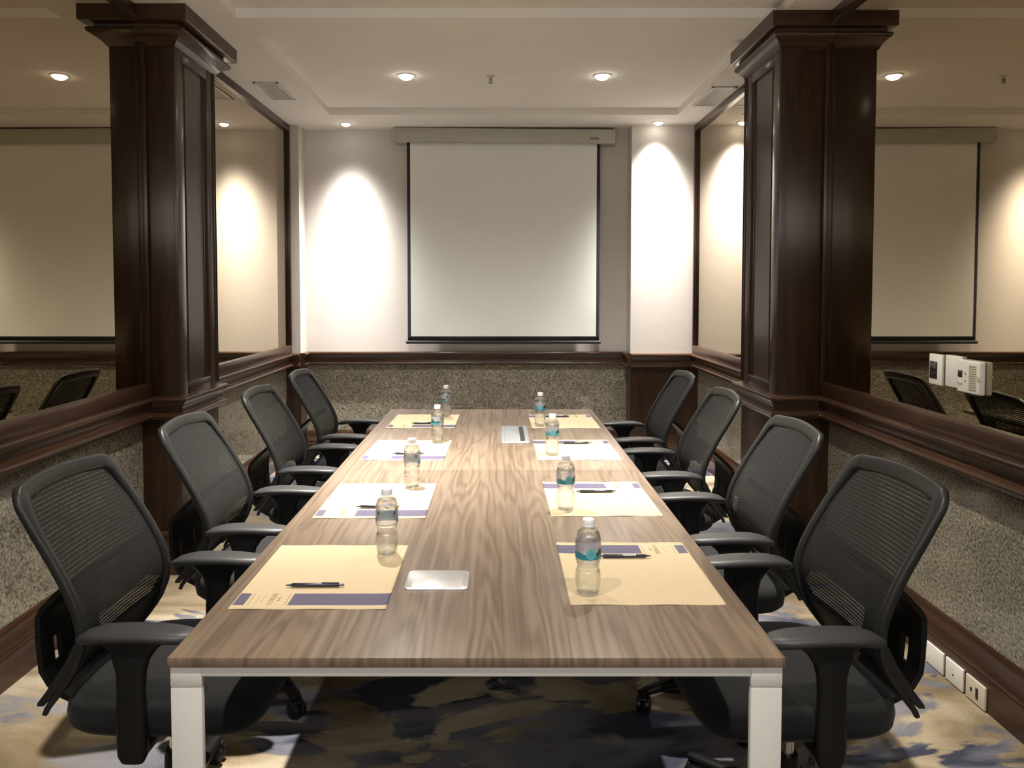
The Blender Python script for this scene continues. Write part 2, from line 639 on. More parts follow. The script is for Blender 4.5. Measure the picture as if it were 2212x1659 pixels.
# columns
def column(name, side, x_wall, xf, y0, y1, over, label):
    root = bpy.data.objects.new(name, None)
    COL.objects.link(root)
    root.location = (xf, (y0 + y1) / 2, 0)
    struct(root, label, 'column')
    def bx(mb, xa, xb, ya, yb, za, zb, m, bev=0.0):
        mb.box((min(xa, xb), ya, za), (max(xa, xb), yb, zb), m, bev)
    inv = Matrix.Translation(-root.location)
    inn = -side           # direction into the room
    # lower pedestal
    mb = MB()
    bx(mb, x_wall + side * 0.05, xf, y0, y1, 0.0, 0.87, 'wood_z', 0.003)
    mb.bm.transform(inv)
    mb.build('pedestal', root)
    # shaft: core with rounded corners, stiles, half-round beads and a sunk panel facing the room
    mb = MB()
    fl = xf - inn * 0.014
    bx(mb, x_wall + side * 0.05, fl, y0 + 0.004, y1 - 0.004, 0.90, 2.74, 'wood_z')
    wd = y1 - y0
    for a, b in ((y0, y0 + 0.105), (y1 - 0.105, y1)):
        bx(mb, x_wall + side * 0.05, xf, a, b, 0.90, 2.74, 'wood_z', 0.010)
    bx(mb, x_wall + side * 0.05, xf, y0 + 0.1, y1 - 0.1, 0.90, 0.975, 'wood_z', 0.006)
    bx(mb, x_wall + side * 0.05, xf, y0 + 0.1, y1 - 0.1, 2.62, 2.74, 'wood_z', 0.006)
    for yc in (y0 + 0.107, y0 + 0.128, y1 - 0.107, y1 - 0.128, y1 - 0.012):
        x0 = xf if yc > y1 - 0.05 else fl
        ring = lambda z: [(x0 + inn * 0.014 * math.cos(t) - inn * 0.004, yc + 0.010 * math.sin(t), z) for t in [2 * PI * k / 12 for k in range(12)]]
        mb.rings([ring(0.93), ring(2.70)], 'wood_z')
    mb.bm.transform(inv)
    mb.build('shaft', root)
    # capital: stacked mouldings swept on three sides
    CAP = [(-0.05, 2.845), (over, 2.845), (over, 2.772), (over - 0.006, 2.768), (over * 0.45, 2.768), (over * 0.45, 2.748), (over * 0.72, 2.745),
           (over * 0.75, 2.735), (over * 0.70, 2.725), (over * 0.45, 2.712), (over * 0.18, 2.690), (0.004, 2.672), (-0.05, 2.672)]
    mb = MB()
    if side < 0:
        path = [(x_wall, y0), (xf, y0), (xf, y1), (x_wall, y1)]
    else:
        path = [(x_wall, y1), (xf, y1), (xf, y0), (x_wall, y0)]
    sweep(mb, path, CAP, 'wood_y')
    mi = mb.mi('wood_x')
    for f in mb.bm.faces:
        c = [v.co for v in f.verts]
        if max(p.x for p in c) - min(p.x for p in c) > max(p.y for p in c) - min(p.y for p in c):
            f.material_index = mi
    mb.bm.transform(inv)
    mb.build('capital', root)
column('column_left', -1, XL, CLX, CL0, CL1, 0.10, 'dark mahogany column with a capital between the mirrors opposite the thermostat')
column('column_right', 1, XR, CRX, CR0, CR1, 0.068, 'dark mahogany column with a capital on the wall that carries the thermostat')

# mirrors
def wall_mirror(side, x, ya, yb, label, near_frame, far_frame):
    t = thing('wall_mirror', label, 'mirror', (x, (ya + yb) / 2, 0.915), 0, 'tinted wall mirrors')
    inv = Matrix.Translation(-Vector(t.location))
    o = side
    mb = MB()
    mb.box((min(x, x + o * 0.008), ya, 0.93), (max(x, x + o * 0.008), yb, 2.84), 'mirror')
    mb.bm.transform(inv)
    mb.build('mirror_glass', t, smooth=0)
    mb = MB()
    a, b = x + o * 0.006, x - o * 0.024
    a, b = min(a, b), max(a, b)
    mb.box((a, ya, 0.912), (b, yb, 0.985), 'wood_y', 0.008)
    mb.box((a, ya, 2.788), (b, yb, 2.845), 'wood_y', 0.006)
    mb.box((a, ya, 0.98), (b, ya + near_frame, 2.795), 'wood_z', 0.004)
    mb.box((a, yb - far_frame, 0.98), (b, yb, 2.795), 'wood_z', 0.004)
    mb.bm.transform(inv)
    mb.build('frame', t)
wall_mirror(-1, XL, YN, CL0, 'large bronze tinted mirror in front of the column opposite the thermostat, reflecting the screen', 0.03, 0.018)
wall_mirror(-1, XL, CL1, YP, 'tinted mirror between the screen wall and the column opposite the thermostat', 0.02, 0.03)
wall_mirror(1, XR, YN, CR0, 'large bronze tinted mirror that carries the white thermostat and switch plates', 0.03, 0.018)
wall_mirror(1, XR, CR1, YP, 'tinted mirror between the screen wall and the column on the thermostat side', 0.02, 0.03)

# ------------------------------------------------------------------ ceiling fittings
def lamp(x, y, z, power, power_n, colr, label, lens_r=0.046):
    t = thing('recessed_downlight', label, 'ceiling light', (x, y, z), 0, 'recessed ceiling downlights')
    mb = MB()
    mb.lathe([(lens_r + 0.014, 0.0), (lens_r + 0.014, -0.004), (lens_r + 0.004, -0.006), (lens_r, -0.003), (lens_r, 0.0)], 'white_metal', 32, cap0=False, cap1=False)
    mb.build('rim', t)
    mb = MB()
    mb.lathe([(lens_r, -0.001)] + [(lens_r * math.cos(R(a)), -0.002 - lens_r * 0.62 * math.sin(R(a))) for a in (0, 15, 30, 45, 60, 75, 87)], 'led', 32)
    mb.build('lens', t)
    ld = bpy.data.lights.new('downlight beam', 'SPOT')
    ld.energy = power
    ld.spot_size = R(150)
    ld.spot_blend = 0.3
    ld.shadow_soft_size = 0.025
    ld.color = colr
    ld.use_nodes = True
    N, L = ld.node_tree.nodes, ld.node_tree.links
    em = N['Emission']
    tc = N.new('ShaderNodeTexCoord')
    sp = N.new('ShaderNodeSeparateXYZ')
    L.new(tc.outputs['Normal'], sp.inputs[0])
    ca = math_n(N, L, 'ABSOLUTE', sp.outputs[2])
    pw = math_n(N, L, 'POWER', ca, power_n)
    L.new(pw, em.inputs['Strength'])
    lo = bpy.data.objects.new('downlight_beam', ld)
    COL.objects.link(lo)
    lo.location = (0, 0, -0.07)
    lo.parent = t
LAB = {
    'screen_tray': ['bright round downlight in the ceiling tray before the screen, opposite the thermostat side', 'bright round downlight in the ceiling tray before the screen, on the thermostat side'],
    'table_tray': ['round downlight above the middle of the table, opposite the thermostat side', 'round downlight above the middle of the table, on the thermostat side'],
    'rear_tray': ['round downlight behind the viewer, opposite the thermostat side', 'round downlight behind the viewer, on the thermostat side'],
    'wash': ['small downlight washing the wall beside the screen, opposite the thermostat side', 'small downlight washing the white pier beside the screen'],
}
for k, ls in LAMPS.items():
    for (x, y, p, pn, cl), lb in zip(ls, LAB[k]):
        lamp(x, y, Z_SOFFIT if k == 'wash' else Z_TRAY, p, pn, cl, lb, 0.036 if k == 'wash' else 0.046)

M['vent_back'] = simple('grey vent recess', (0.30, 0.29, 0.28), 0.6)
def vent(x0, x1, y0, y1, label):
    t = thing('air_vent', label, 'air vent', ((x0 + x1) / 2, (y0 + y1) / 2, Z_SOFFIT), 0, 'ceiling air vents')
    a, b = (x1 - x0) / 2, (y1 - y0) / 2
    mb = MB()
    f = 0.018
    mb.box((-a, -b, -0.009), (-a + f, b, 0), 'white_metal', 0.002)
    mb.box((a - f, -b, -0.009), (a, b, 0), 'white_metal', 0.002)
    mb.box((-a, -b, -0.009), (a, -b + f, 0), 'white_metal', 0.002)
    mb.box((-a, b - f, -0.009), (a, b, 0), 'white_metal', 0.002)
    mb.build('frame', t)
    mb = MB()
    mb.box((-a + f, -b + f, -0.001), (a - f, b - f, 0), 'vent_back')
    n = 9
    for i in range(n):
        x = -a + f + (2 * a - 2 * f) * (i + 0.5) / n
        mb.box((x - 0.005, -b + f, -0.0008), (x + 0.005, b - f, 0.0008), 'white_metal', mtx=Matrix.Translation((0, 0, -0.004)) @ Matrix.Translation((x, 0, 0)) @ Matrix.Rotation(0.0, 4, 'Y') @ Matrix.Translation((-x, 0, 0)))
    mb.build('grille', t, smooth=0)
vent(-1.645, -1.475, 5.01, 5.45, 'white louvred air vent in the ceiling edge opposite the thermostat side')
vent(1.46, 1.635, 5.12, 5.63, 'white louvred air vent in the ceiling edge on the thermostat side')

t = thing('sprinkler_head', 'small fire sprinkler between the two bright ceiling downlights', 'sprinkler', (-0.053, 5.05, Z_TRAY))
mb = MB()
mb.lathe([(0.030, 0.0), (0.030, -0.004), (0.012, -0.010), (0.009, -0.012)], 'white_metal', 24)
mb.build('escutcheon', t)
mb = MB()
mb.lathe([(0.008, -0.008), (0.008, -0.024), (0.005, -0.026), (0.003, -0.044), (0.016, -0.046), (0.016, -0.048), (0.002, -0.049)], 'silver_matte', 20)
for s in (-1, 1):
    mb.box((s * 0.010 - 0.002, -0.002, -0.046), (s * 0.010 + 0.002, 0.002, -0.020), 'silver_matte')
mb.build('nozzle', t)

# ------------------------------------------------------------------ projection screen
t = thing('projection_screen', 'pull-down white projection screen with black borders on the end wall', 'projection screen', (0.046, 6.49, 0.985))
mb = MB()
rot = Matrix.Translation((0, 0, 1.79)) @ Matrix.Rotation(R(0.55), 4, 'Y')
mb.box((-0.93, -0.115, -0.062), (0.93, -0.005, 0.058), 'casing', 0.006, mtx=rot)
c = mb.build('casing', t)
for s in (-1, 1):
    mb = MB()
    mb.box((s * 0.938 - 0.012, -0.118, -0.066), (s * 0.938 + 0.012, -0.004, 0.061), 'casing', 0.006, mtx=rot)
    cap_ = mb.build('end_cap', t)
    for z in (-0.03, 0.045):
        m2 = MB()
        m2.lathe([(0.004, -0.1195), (0.004, -0.117)], 'label_dark', 12, 'y', (s * 0.936, 0, 1.79 + z - s * 0.009))
        m2.build('screw', cap_)
mb = MB()
mb.box((0.735, -0.1165, -0.030), (0.812, -0.1145, -0.011), 'label_dark', mtx=rot)
mb.build('maker_label', t)['label'] = 'small dark label'
mb = MB()
P, nx, nz = [], 60, 40
W0, W1, ZB, ZT = -0.833, 0.826, 0.026, 1.74
for i in range(nz + 1):
    z = ZB + (ZT - ZB) * i / nz
    row = []
    for j in range(nx + 1):
        x = W0 + (W1 - W0) * j / nx
        k = 0.004 * math.sin(x * 9 + 1.3) * max(0, 1 - (z - ZB) / 0.25) + 0.003 * math.sin(x * 4 + z * 3) * max(0, 1 - (z - ZB) / 0.9)
        row.append((x, -0.078 + k, z))
    P.append(row)
mb.grid(P, lambda i, j: 'screen_black' if j < 1 or j >= nx - 1 or i < 1 or i >= nz else 'screen')
c = mb.build('screen_cloth', t, smooth=180)
so = c.modifiers.new('thick', 'SOLIDIFY')
so.thickness = 0.0015
mb = MB()
mb.lathe([(0.008, -0.848), (0.014, -0.846), (0.014, 0.838), (0.008, 0.840)], 'screen_black', 20, 'x', (0, -0.078, 0.018))
mb.build('bottom_bar', t)

# ------------------------------------------------------------------ conference table
TXL, TXR, TY0, TY1, TZ = -0.647, 0.560, 1.416, 4.425, 0.740
t = thing('conference_table', 'long walnut conference table on white steel legs', 'table', ((TXL + TXR) / 2, (TY0 + TY1) / 2, 0))
tcx, tcy = t.location.x, t.location.y
ym = 2.925
for ya, yb in ((TY0, ym - 0.0008), (ym + 0.0008, TY1)):
    mb = MB()
    mb.box((TXL - tcx, ya - tcy, TZ - 0.020), (TXR - tcx, yb - tcy, TZ), 'walnut', 0.0018)
    mb.build('tabletop', t)
for yy, d in ((TY0 + 0.004, 1), (ym, 0), (TY1 - 0.004, -1)):
    ya, yb = (yy, yy + 0.016) if d > 0 else ((yy - 0.016, yy) if d < 0 else (yy - 0.03, yy + 0.03))
    inset = 0.004 if d > 0 else (0.10 if d == 0 else 0.13)
    for s in (-1, 1):
        xe = (TXL - inset * -1 - tcx) if s < 0 else (TXR - inset - tcx)
        xa, xb = (xe, xe + 0.062) if s < 0 else (xe - 0.062, xe)
        mb = MB()
        mb.box((xa, ya - tcy, 0.0), (xb, yb - tcy, 0.6785), 'white_metal', 0.003)
        mb.box((xa + 0.0015, ya - tcy + 0.0015, 0.670), (xb - 0.0015, yb - tcy - 0.0015, 0.7195), 'white_metal', 0.002)
        mb.box((xa, ya - tcy, 0.6795), (xb, yb - tcy, 0.7195), 'white_metal', 0.002)
        mb.build('leg', t)
    mb = MB()
    mb.box((TXL + inset + 0.062 - tcx, ya - tcy, 0.7005), (TXR - inset - 0.062 - tcx, yb - tcy, 0.7195), 'white_metal', 0.0015)
    mb.build('cross_beam', t)
for x in (-0.36, 0.36):
    for ya, yb in ((TY0 + 0.05, ym - 0.03), (ym + 0.03, TY1 - 0.05)):
        mb = MB()
        mb.box((x - 0.025, ya - tcy, 0.690), (x + 0.025, yb - tcy, 0.7195), 'white_metal', 0.002)
        mb.build('side_beam', t)
# cable boxes let into the top
def rounded(mb, x0, x1, y0, y1, z0, z1, r, mat):
    pts = []
    for cx, cy, a0 in ((x1 - r, y1 - r, 0), (x0 + r, y1 - r, 90), (x0 + r, y0 + r, 180), (x1 - r, y0 + r, 270)):
        for k in range(7):
            a = R(a0 + 15 * k)
            pts.append((cx + r * math.cos(a), cy + r * math.sin(a)))
    ins = [((x - (x0 + x1) / 2), (y - (y0 + y1) / 2)) for x, y in pts]
    e = 0.0015
    fx, fy = 1 - 2 * e / (x1 - x0), 1 - 2 * e / (y1 - y0)
    top = [((x0 + x1) / 2 + a * fx, (y0 + y1) / 2 + b * fy, z1) for a, b in ins]
    mb.rings([[(x, y, z0) for x, y in pts], [(x, y, z1 - e) for x, y in pts], top], mat)
mb = MB()
rounded(mb, -0.227 - tcx, -0.073 - tcx, 1.740 - tcy, 1.855 - tcy, TZ - 0.0005, TZ + 0.005, 0.012, 'silver')
p = mb.build('cable_port', t)
p['label'] = 'closed brushed silver flip lid near the table end'
mb = MB()
mb.box((-0.210 - tcx, 1.7435 - tcy, TZ + 0.0045), (-0.090 - tcx, 1.8515 - tcy, TZ + 0.0065), 'silver', 0.0008)
mb.build('lid', p)
mb = MB()
rounded(mb, 0.013 - tcx, 0.147 - tcx, 3.435 - tcy, 3.86 - tcy, TZ - 0.0005, TZ + 0.004, 0.010, 'silver_matte')
p = mb.build('cable_port', t)
p['label'] = 'long grey cable port with a dark brush slot'
mb = MB()
mb.box((0.104 - tcx, 3.475 - tcy, TZ + 0.0035), (0.126 - tcx, 3.835 - tcy, TZ + 0.0048), 'dark_hole')
mb.build('brush_slot', p)
mb = MB()
mb.box((0.029 - tcx, 3.455 - tcy, TZ + 0.0035), (0.031 - tcx, 3.84 - tcy, TZ + 0.0043), 'label_dark')
mb.build('hinge_line', p)

# ------------------------------------------------------------------ office chair (faces +x)
SIDE = [(0.440, -0.286), (0.47, -0.262), (0.51, -0.232), (0.55, -0.207), (0.59, -0.190), (0.63, -0.183), (0.67, -0.188), (0.71, -0.202),
        (0.76, -0.225), (0.82, -0.259), (0.88, -0.296), (0.94, -0.331), (1.0, -0.360)]
def lerp_tab(tab, z):
    if z <= tab[0][0]:
        return tab[0][1]
    for (a, va), (b, vb) in zip(tab, tab[1:]):
        if z <= b:
            k = (z - a) / (b - a)
            return va + (vb - va) * k
    return tab[-1][1]
def smooth_tab(tab, z):
    return sum(lerp_tab(tab, z + d) for d in (-0.02, -0.01, 0, 0.01, 0.02)) / 5
HALF = [(0.44, 0.212), (0.50, 0.216), (0.57, 0.222), (0.64, 0.228), (0.72, 0.228), (0.82, 0.224), (0.92, 0.220), (1.0, 0.217)]
ZTOP, RC = 0.984, 0.055
def back_pt(y, z):
    return Vector((smooth_tab(SIDE, z) + 0.36 * y * y, y, z))

def office_chair():
    t = thing('office_chair', 'x', 'chair', (0, 0, 0), 0, 'black mesh office chairs round the table')
    # seat cushion
    mb = MB()
    rs = []
    n = 56
    for z, ins in ((0.392, 0.045), (0.398, 0.016), (0.412, 0.004), (0.440, 0.0), (0.462, 0.003), (0.474, 0.013), (0.481, 0.030), (0.484, 0.060), (0.485, 0.12)):
        ring = []
        for k in range(n):
            a = 2 * PI * k / n
            ca, sa = math.cos(a), math.sin(a)
            e = 0.42
            x = (0.245 - ins) * math.copysign(abs(ca) ** e, ca)
            y = (0.245 - ins) * math.copysign(abs(sa) ** e, sa)
            drop = 0.022 * max(0, (x - 0.12) / 0.12) ** 2
            ring.append((x + 0.005, y, z - (drop if z > 0.43 else drop * 0.5)))
        rs.append(ring)
    mb.rings(rs, 'seat')
    mb.build('seat', t, smooth=60)
    # back frame: an arch swept along the outline of the back, ending in two pointed tails
    path = []
    zs = [0.436, 0.45, 0.47, 0.50, 0.53, 0.56, 0.60, 0.64, 0.68, 0.72, 0.76, 0.80, 0.84, 0.87, ZTOP - RC]
    for z in zs:
        path.append((lerp_tab(HALF, z), z))
    hw = lerp_tab(HALF, ZTOP - RC)
    for k in range(1, 9):
        a = R(90 * k / 8)
        path.append((hw - RC + RC * math.cos(a), ZTOP - RC + RC * math.sin(a)))
    for k in range(1, 6):
        path.append(((hw - RC) * (1 - k / 6), ZTOP + 0.010 * math.sin(PI / 2 * k / 6)))
    half = list(path)
    full = half + [(0.0, ZTOP + 0.010)] + [(-y, z) for y, z in reversed(half)]
    rs = []
    m = len(full)
    for i, (y, z) in enumerate(full):
        p = back_pt(y, z)
        a = back_pt(*full[max(i - 1, 0)])
        b = back_pt(*full[min(i + 1, m - 1)])
        tan = (b - a).normalized()
        slope = (back_pt(y, z + 0.01) - back_pt(y, z - 0.01)).normalized()
        nrm = Vector((slope.z, 0, -slope.x)).normalized()
        inn = tan.cross(nrm).normalized()
        if inn.dot(Vector((0, -y, 0.70 - z))) < 0:
            inn = -inn
        top = max(0, min(1, (z - 0.86) / 0.10))
        wd = 0.024 + 0.022 * top
        th = 0.024
        if z < 0.56:
            k = (z - 0.436) / 0.124
            wd = 0.014 + 0.016 * k
            th = 0.012 + 0.012 * k
        ring = []
        for q in range(14):
            ang = 2 * PI * q / 14
            cu = math.copysign(abs(math.cos(ang)) ** 0.6, math.cos(ang))
            cv = math.copysign(abs(math.sin(ang)) ** 0.6, math.sin(ang))
            ring.append(p + inn * (wd / 2 + cu * wd / 2) + nrm * (cv * th / 2))
        rs.append(ring)
    mb = MB()
    mb.rings(rs, 'frame_plastic')
    for sgn in (-1, 1):     # a second blunt blade behind each tail
        r2 = []
        for z in (0.452, 0.462, 0.49, 0.53, 0.57, 0.61):
            c_ = back_pt(sgn * (lerp_tab(HALF, z) - 0.012), z) + Vector((-0.016 * min(1, (0.62 - z) / 0.08), 0, 0.004))
            k_ = 0.7 if z < 0.455 else 1
            r2.append([c_ + Vector((dx * k_, dy * k_, 0)) for dx, dy in ((-0.011, -0.010), (0.011, -0.010), (0.011, 0.010), (-0.011, 0.010))])
        mb.rings(r2, 'frame_plastic')
    mb.build('backrest_frame', t, smooth=50)
    # solid lower panel between the tails
    mb = MB()
    P = []
    for i in range(9):
        z = 0.470 + 0.115 * i / 8
        h = lerp_tab(HALF, z) - 0.020
        row = []
        for j in range(17):
            u = -1 + 2 * j / 16
            zz = z + (0.030 * (1 - u * u) if i == 0 else 0)
            row.append(back_pt(h * u, zz) + Vector((-0.003, 0, 0)))
        P.append(row)
    mb.grid(P, 'black_plastic')
    o = mb.build('lower_back_panel', t, smooth=60)
    so = o.modifiers.new('thick', 'SOLIDIFY')
    so.thickness = 0.008
    # mesh
    mb = MB()
    P = []
    for i in range(41):
        row = []
        for j in range(25):
            u = -1 + 2 * j / 24
            v = i / 40
            h = 0.212
            y = h * u
            zt = ZTOP - 0.012
            r2 = RC
            if abs(y) > h - r2:
                zt = zt - r2 + math.sqrt(max(0, r2 * r2 - (abs(y) - (h - r2)) ** 2))
            z = 0.565 + (zt - 0.565) * v
            y2 = (lerp_tab(HALF, z) - 0.010) * u
            row.append(back_pt(y2, z) + Vector((0.004, 0, 0)))
        P.append(row)
    mb.grid(P, 'mesh')
    mb.build('backrest_mesh', t, smooth=180)
    # carrier that cranks out behind the back and runs under the seat, with two slots
    mb = MB()
    up = [(-0.222, 0.742), (-0.270, 0.702), (-0.318, 0.655), (-0.328, 0.635), (-0.330, 0.600), (-0.330, 0.566)]
    mb.strip(up, [-0.165, -0.150, -0.135, -0.132, -0.130, -0.128], [0.165, 0.150, 0.135, 0.132, 0.130, 0.128], 0.014, 'black_plastic')
    mid = [(-0.330, 0.570), (-0.328, 0.535), (-0.324, 0.495)]
    for a, b in ((-0.128, -0.078), (-0.045, 0.045), (0.078, 0.128)):
        mb.strip(mid, a, b, 0.014, 'black_plastic')
    low = [(-0.324, 0.500), (-0.308, 0.462), (-0.280, 0.428), (-0.245, 0.402), (-0.190, 0.386), (-0.08, 0.382)]
    mb.strip(low, [-0.128, -0.122, -0.112, -0.100, -0.085, -0.075], [0.128, 0.122, 0.112, 0.100, 0.085, 0.075], 0.016, 'black_plastic')
    mb.build('back_carrier', t)
    # arms
    for s in (-1, 1):
        mb = MB()
        rs = []
        for i in range(15):
            u = i / 14
            x = -0.160 + 0.285 * u
            zc = 0.655 - 0.009 * (2 * u - 0.95) ** 2 - (0.008 * (1 - u / 0.2) if u < 0.2 else 0)
            wd = 0.042 * (1 - 0.55 * abs(2 * u - 1) ** 4) * (1 if 0 < i < 14 else 0.6)
            th = 0.013 * (1 if 0 < i < 14 else 0.45)
            ring = []
            for q in range(14):
                a = 2 * PI * q / 14
                cu = math.copysign(abs(math.cos(a)) ** 0.55, math.cos(a))
                cv = math.copysign(abs(math.sin(a)) ** 0.8, math.sin(a))
                ring.append((x, s * 0.242 + cu * wd, zc + cv * th))
            rs.append(ring)
        mb.rings(rs, 'arm_plastic')
        pad = mb.build('armrest', t, smooth=50)
        mb = MB()
        rs = []
        for z, wx, cx, th in ((0.650, 0.088, -0.028, 0.020), (0.636, 0.078, -0.028, 0.019), (0.618, 0.056, -0.029, 0.018), (0.595, 0.042, -0.030, 0.017), (0.565, 0.034, -0.030, 0.016),
                          (0.520, 0.032, -0.031, 0.016), (0.46, 0.034, -0.031, 0.016), (0.40, 0.036, -0.030, 0.017), (0.368, 0.034, -0.030, 0.016), (0.352, 0.026, -0.030, 0.012)):
            ring = []
            for q in range(16):
                a = 2 * PI * q / 16
                cu = math.copysign(abs(math.cos(a)) ** 0.6, math.cos(a))
                cv = math.copysign(abs(math.sin(a)) ** 0.6, math.sin(a))
                ring.append((cx + cu * wx, s * (0.252 if z < 0.6 else 0.245) + cv * th, z))
            rs.append(ring)
        mb.rings(rs, 'black_plastic')
        mb.box((-0.058, min(s * 0.05, s * 0.262), 0.358), (-0.002, max(s * 0.05, s * 0.262), 0.392), 'black_plastic', 0.006)
        mb.build('arm_post', pad, smooth=50)
    # mechanism, gas lift, base
    mb = MB()
    mb.box((-0.16, -0.085, 0.335), (0.09, 0.085, 0.392), 'black_plastic', 0.012)
    mb.build('tilt_mechanism', t)
    cx = -0.045
    mb = MB()
    mb.lathe([(0.017, 0.20), (0.017, 0.345)], 'chrome', 24, 'z', (cx, 0, 0))
    mb.lathe([(0.032, 0.085), (0.030, 0.21), (0.027, 0.225), (0.018, 0.226)], 'black_plastic', 24, 'z', (cx, 0, 0))
    mb.build('gas_lift', t)
    mb = MB()
    mb.lathe([(0.046, 0.068), (0.050, 0.080), (0.048, 0.118), (0.036, 0.128)], 'black_plastic', 28, 'z', (cx, 0, 0))
    for k in range(5):
        a = R(72 * k + 20)
        d = Vector((math.cos(a), math.sin(a), 0))
        n2 = Vector((-d.y, d.x, 0))
        rs = []
        for r_, wd, z0, z1 in ((0.03, 0.030, 0.070, 0.120), (0.10, 0.026, 0.070, 0.108), (0.20, 0.022, 0.068, 0.094), (0.28, 0.019, 0.062, 0.082), (0.305, 0.012, 0.062, 0.078)):
            c = Vector((cx, 0, 0)) + d * r_
            rs.append([c + n2 * (wd * cu) + Vector((0, 0, z0 + (z1 - z0) * (0.5 + 0.5 * cv))) for cu, cv in
                       ((1, -0.6), (1, 0.3), (0.6, 1), (-0.6, 1), (-1, 0.3), (-1, -0.6), (-0.7, -1), (0.7, -1))])
        mb.rings(rs, 'black_plastic')
    base = mb.build('base', t, smooth=45)
    for k in range(5):
        a = R(72 * k + 20)
        px, py = cx + 0.288 * math.cos(a), 0.288 * math.sin(a)
        sp = a + R(50 + 37 * k)
        mtx = Matrix.Translation((px, py, 0.029)) @ Matrix.Rotation(sp, 4, 'Z')
        mb = MB()
        for s in (-1, 1):
            mb.lathe([(0.022, s * 0.024), (0.028, s * 0.020), (0.028, s * 0.008), (0.024, s * 0.005)], 'caster', 20, 'y')
        mb.lathe([(0.007, -0.022), (0.007, 0.022)], 'caster', 12, 'y')
        mb.lathe([(0.008, 0.0), (0.008, 0.045)], 'caster', 12, 'z', (0.012, 0, 0))
        mb.box((-0.020, -0.018, 0.020), (0.026, 0.018, 0.031), 'caster', 0.006)
        mb.bm.transform(mtx)
        mb.build('caster', base)
    return t

chair0 = office_chair()
ORD = ['fourth from', 'third from', 'second from', 'first beside']
LEFT_Y = [1.945, 2.700, 3.520, 4.270]
RIGHT_Y = [1.925, 2.605, 3.425, 4.180]
LT = [-1, 0, -1, 0]
RT = [3, 1, 0, 1]
CH = {
    'l': ['black mesh office chair opposite the thermostat side, last of its row from the screen', 'black mesh office chair opposite the thermostat side, third from the screen, before a column',
          'black mesh office chair opposite the thermostat side, second from the screen', 'black mesh office chair opposite the thermostat side, first beside the screen wall'],
    'r': ['black mesh office chair on the thermostat side, beside the white floor sockets', 'black mesh office chair on the thermostat side, third from the screen, before a column',
          'black mesh office chair on the thermostat side, second from the screen', 'black mesh office chair on the thermostat side, first beside the screen wall'],
}
for i in range(4):
    c = chair0 if i == 0 else copy_tree(chair0)
    c.location = (-0.822, LEFT_Y[i], 0)
    c.rotation_euler.z = R(LT[i])
    c['label'] = CH['l'][i]
for i in range(4):
    c = copy_tree(chair0)
    c.location = (0.725, RIGHT_Y[i], 0)
    c.rotation_euler.z = PI + R(RT[i])
    c['label'] = CH['r'][i]

# ------------------------------------------------------------------ placemats (guest looks along +x, printed band to the right hand)
MD, MW = 0.356, 0.416      # towards the table middle, along the table
def placemat():
    t = thing('placemat', 'x', 'placemat', (0, 0, TZ), 0, 'kraft paper placemats')
    mb = MB()
    xs = [0, 0.003, 0.028, 0.036, 0.0375, 0.120, 0.1215, 0.128, MD]
    ysv = [0, 0.022, 0.087, MW]
    nx = [MD * k / 44 for k in range(45)] + [0.050, 0.0525, 0.062, 0.0645]
    xs = sorted(set(xs + nx))
    ysv = sorted(set(ysv + [0.087 + (MW - 0.087) * k / 24 for k in range(25)] + [0.022 + 0.065 * k / 5 for k in range(6)]))
    def h(x, y):
        e = min(min(x, MD - x), min(y, MW - y)) / 0.03
        return 0.0006 + 0.0012 * (0.5 + 0.5 * math.sin(x * 38 + y * 7)) * max(0, 1 - e)
    P = [[(x, y, h(x, y)) for x in xs] for y in ysv]
    def mt(i, j):
        x = (xs[j] + xs[j + 1]) / 2
        y = (ysv[i] + ysv[i + 1]) / 2
        if 0.022 < y < 0.087:
            if 0.003 < x < 0.028 or x > 0.128:
                return 'navy_ink'
            if (0.050 < x < 0.0525 or 0.062 < x < 0.0645) and 0.036 < y < 0.074:
                return 'grey_ink'
            if 0.036 < x < 0.0375 or 0.120 < x < 0.1215:
                return 'line_ink'
        return 'paper'
    mb.grid(P, mt)
    o = mb.build('sheet', t, smooth=180)
    so = o.modifiers.new('thick', 'SOLIDIFY')
    so.thickness = 0.0004
    so.offset = -1
    rot = Matrix.Rotation(R(-90), 4, 'Z')
    text_obj('printed_name', 'INDIGO', 0.0185, 'grey_ink', t, Matrix.Translation((0.084, 0.0545, 0.0011)) @ rot)
    text_obj('printed_word', 'HOTEL', 0.0075, 'grey_ink', t, Matrix.Translation((0.1, 0.0545, 0.0011)) @ rot)
    return t
mat0 = placemat()
LM = [(-0.609, 1.634, 0), (-0.586, 2.297, 0), (-0.587, 3.090, -1.2), (-0.584, 3.818, -0.6)]
RM = [(0.519, 2.074, 0), (0.518, 2.738, 0.6), (0.519, 3.514, 0.4), (0.524, 4.228, 0.8)]
for i in range(4):
    c = mat0 if i == 0 else copy_tree(mat0)
    c.location = (LM[i][0], LM[i][1], TZ)
    c.rotation_euler.z = R(LM[i][2])
    c['label'] = ['kraft placemat with a navy band beside the silver cable lid, far end from the screen', 'kraft placemat under the second water bottle from the table end, opposite the thermostat side',
                  'kraft placemat beyond the table seam opposite the thermostat side, third from the table end', 'kraft placemat at the screen end of the table, opposite the thermostat side'][i]
for i in range(4):
    c = copy_tree(mat0)
    c.location = (RM[i][0], RM[i][1], TZ)
    c.rotation_euler.z = PI + R(RM[i][2])
    c['label'] = ['kraft placemat with a navy band on the thermostat side, last from the screen', 'brightly lit kraft placemat on the thermostat side, just before the table seam',
                  'kraft placemat on the thermostat side beside the long grey cable port', 'kraft placemat at the screen end of the table, on the thermostat side'][i]

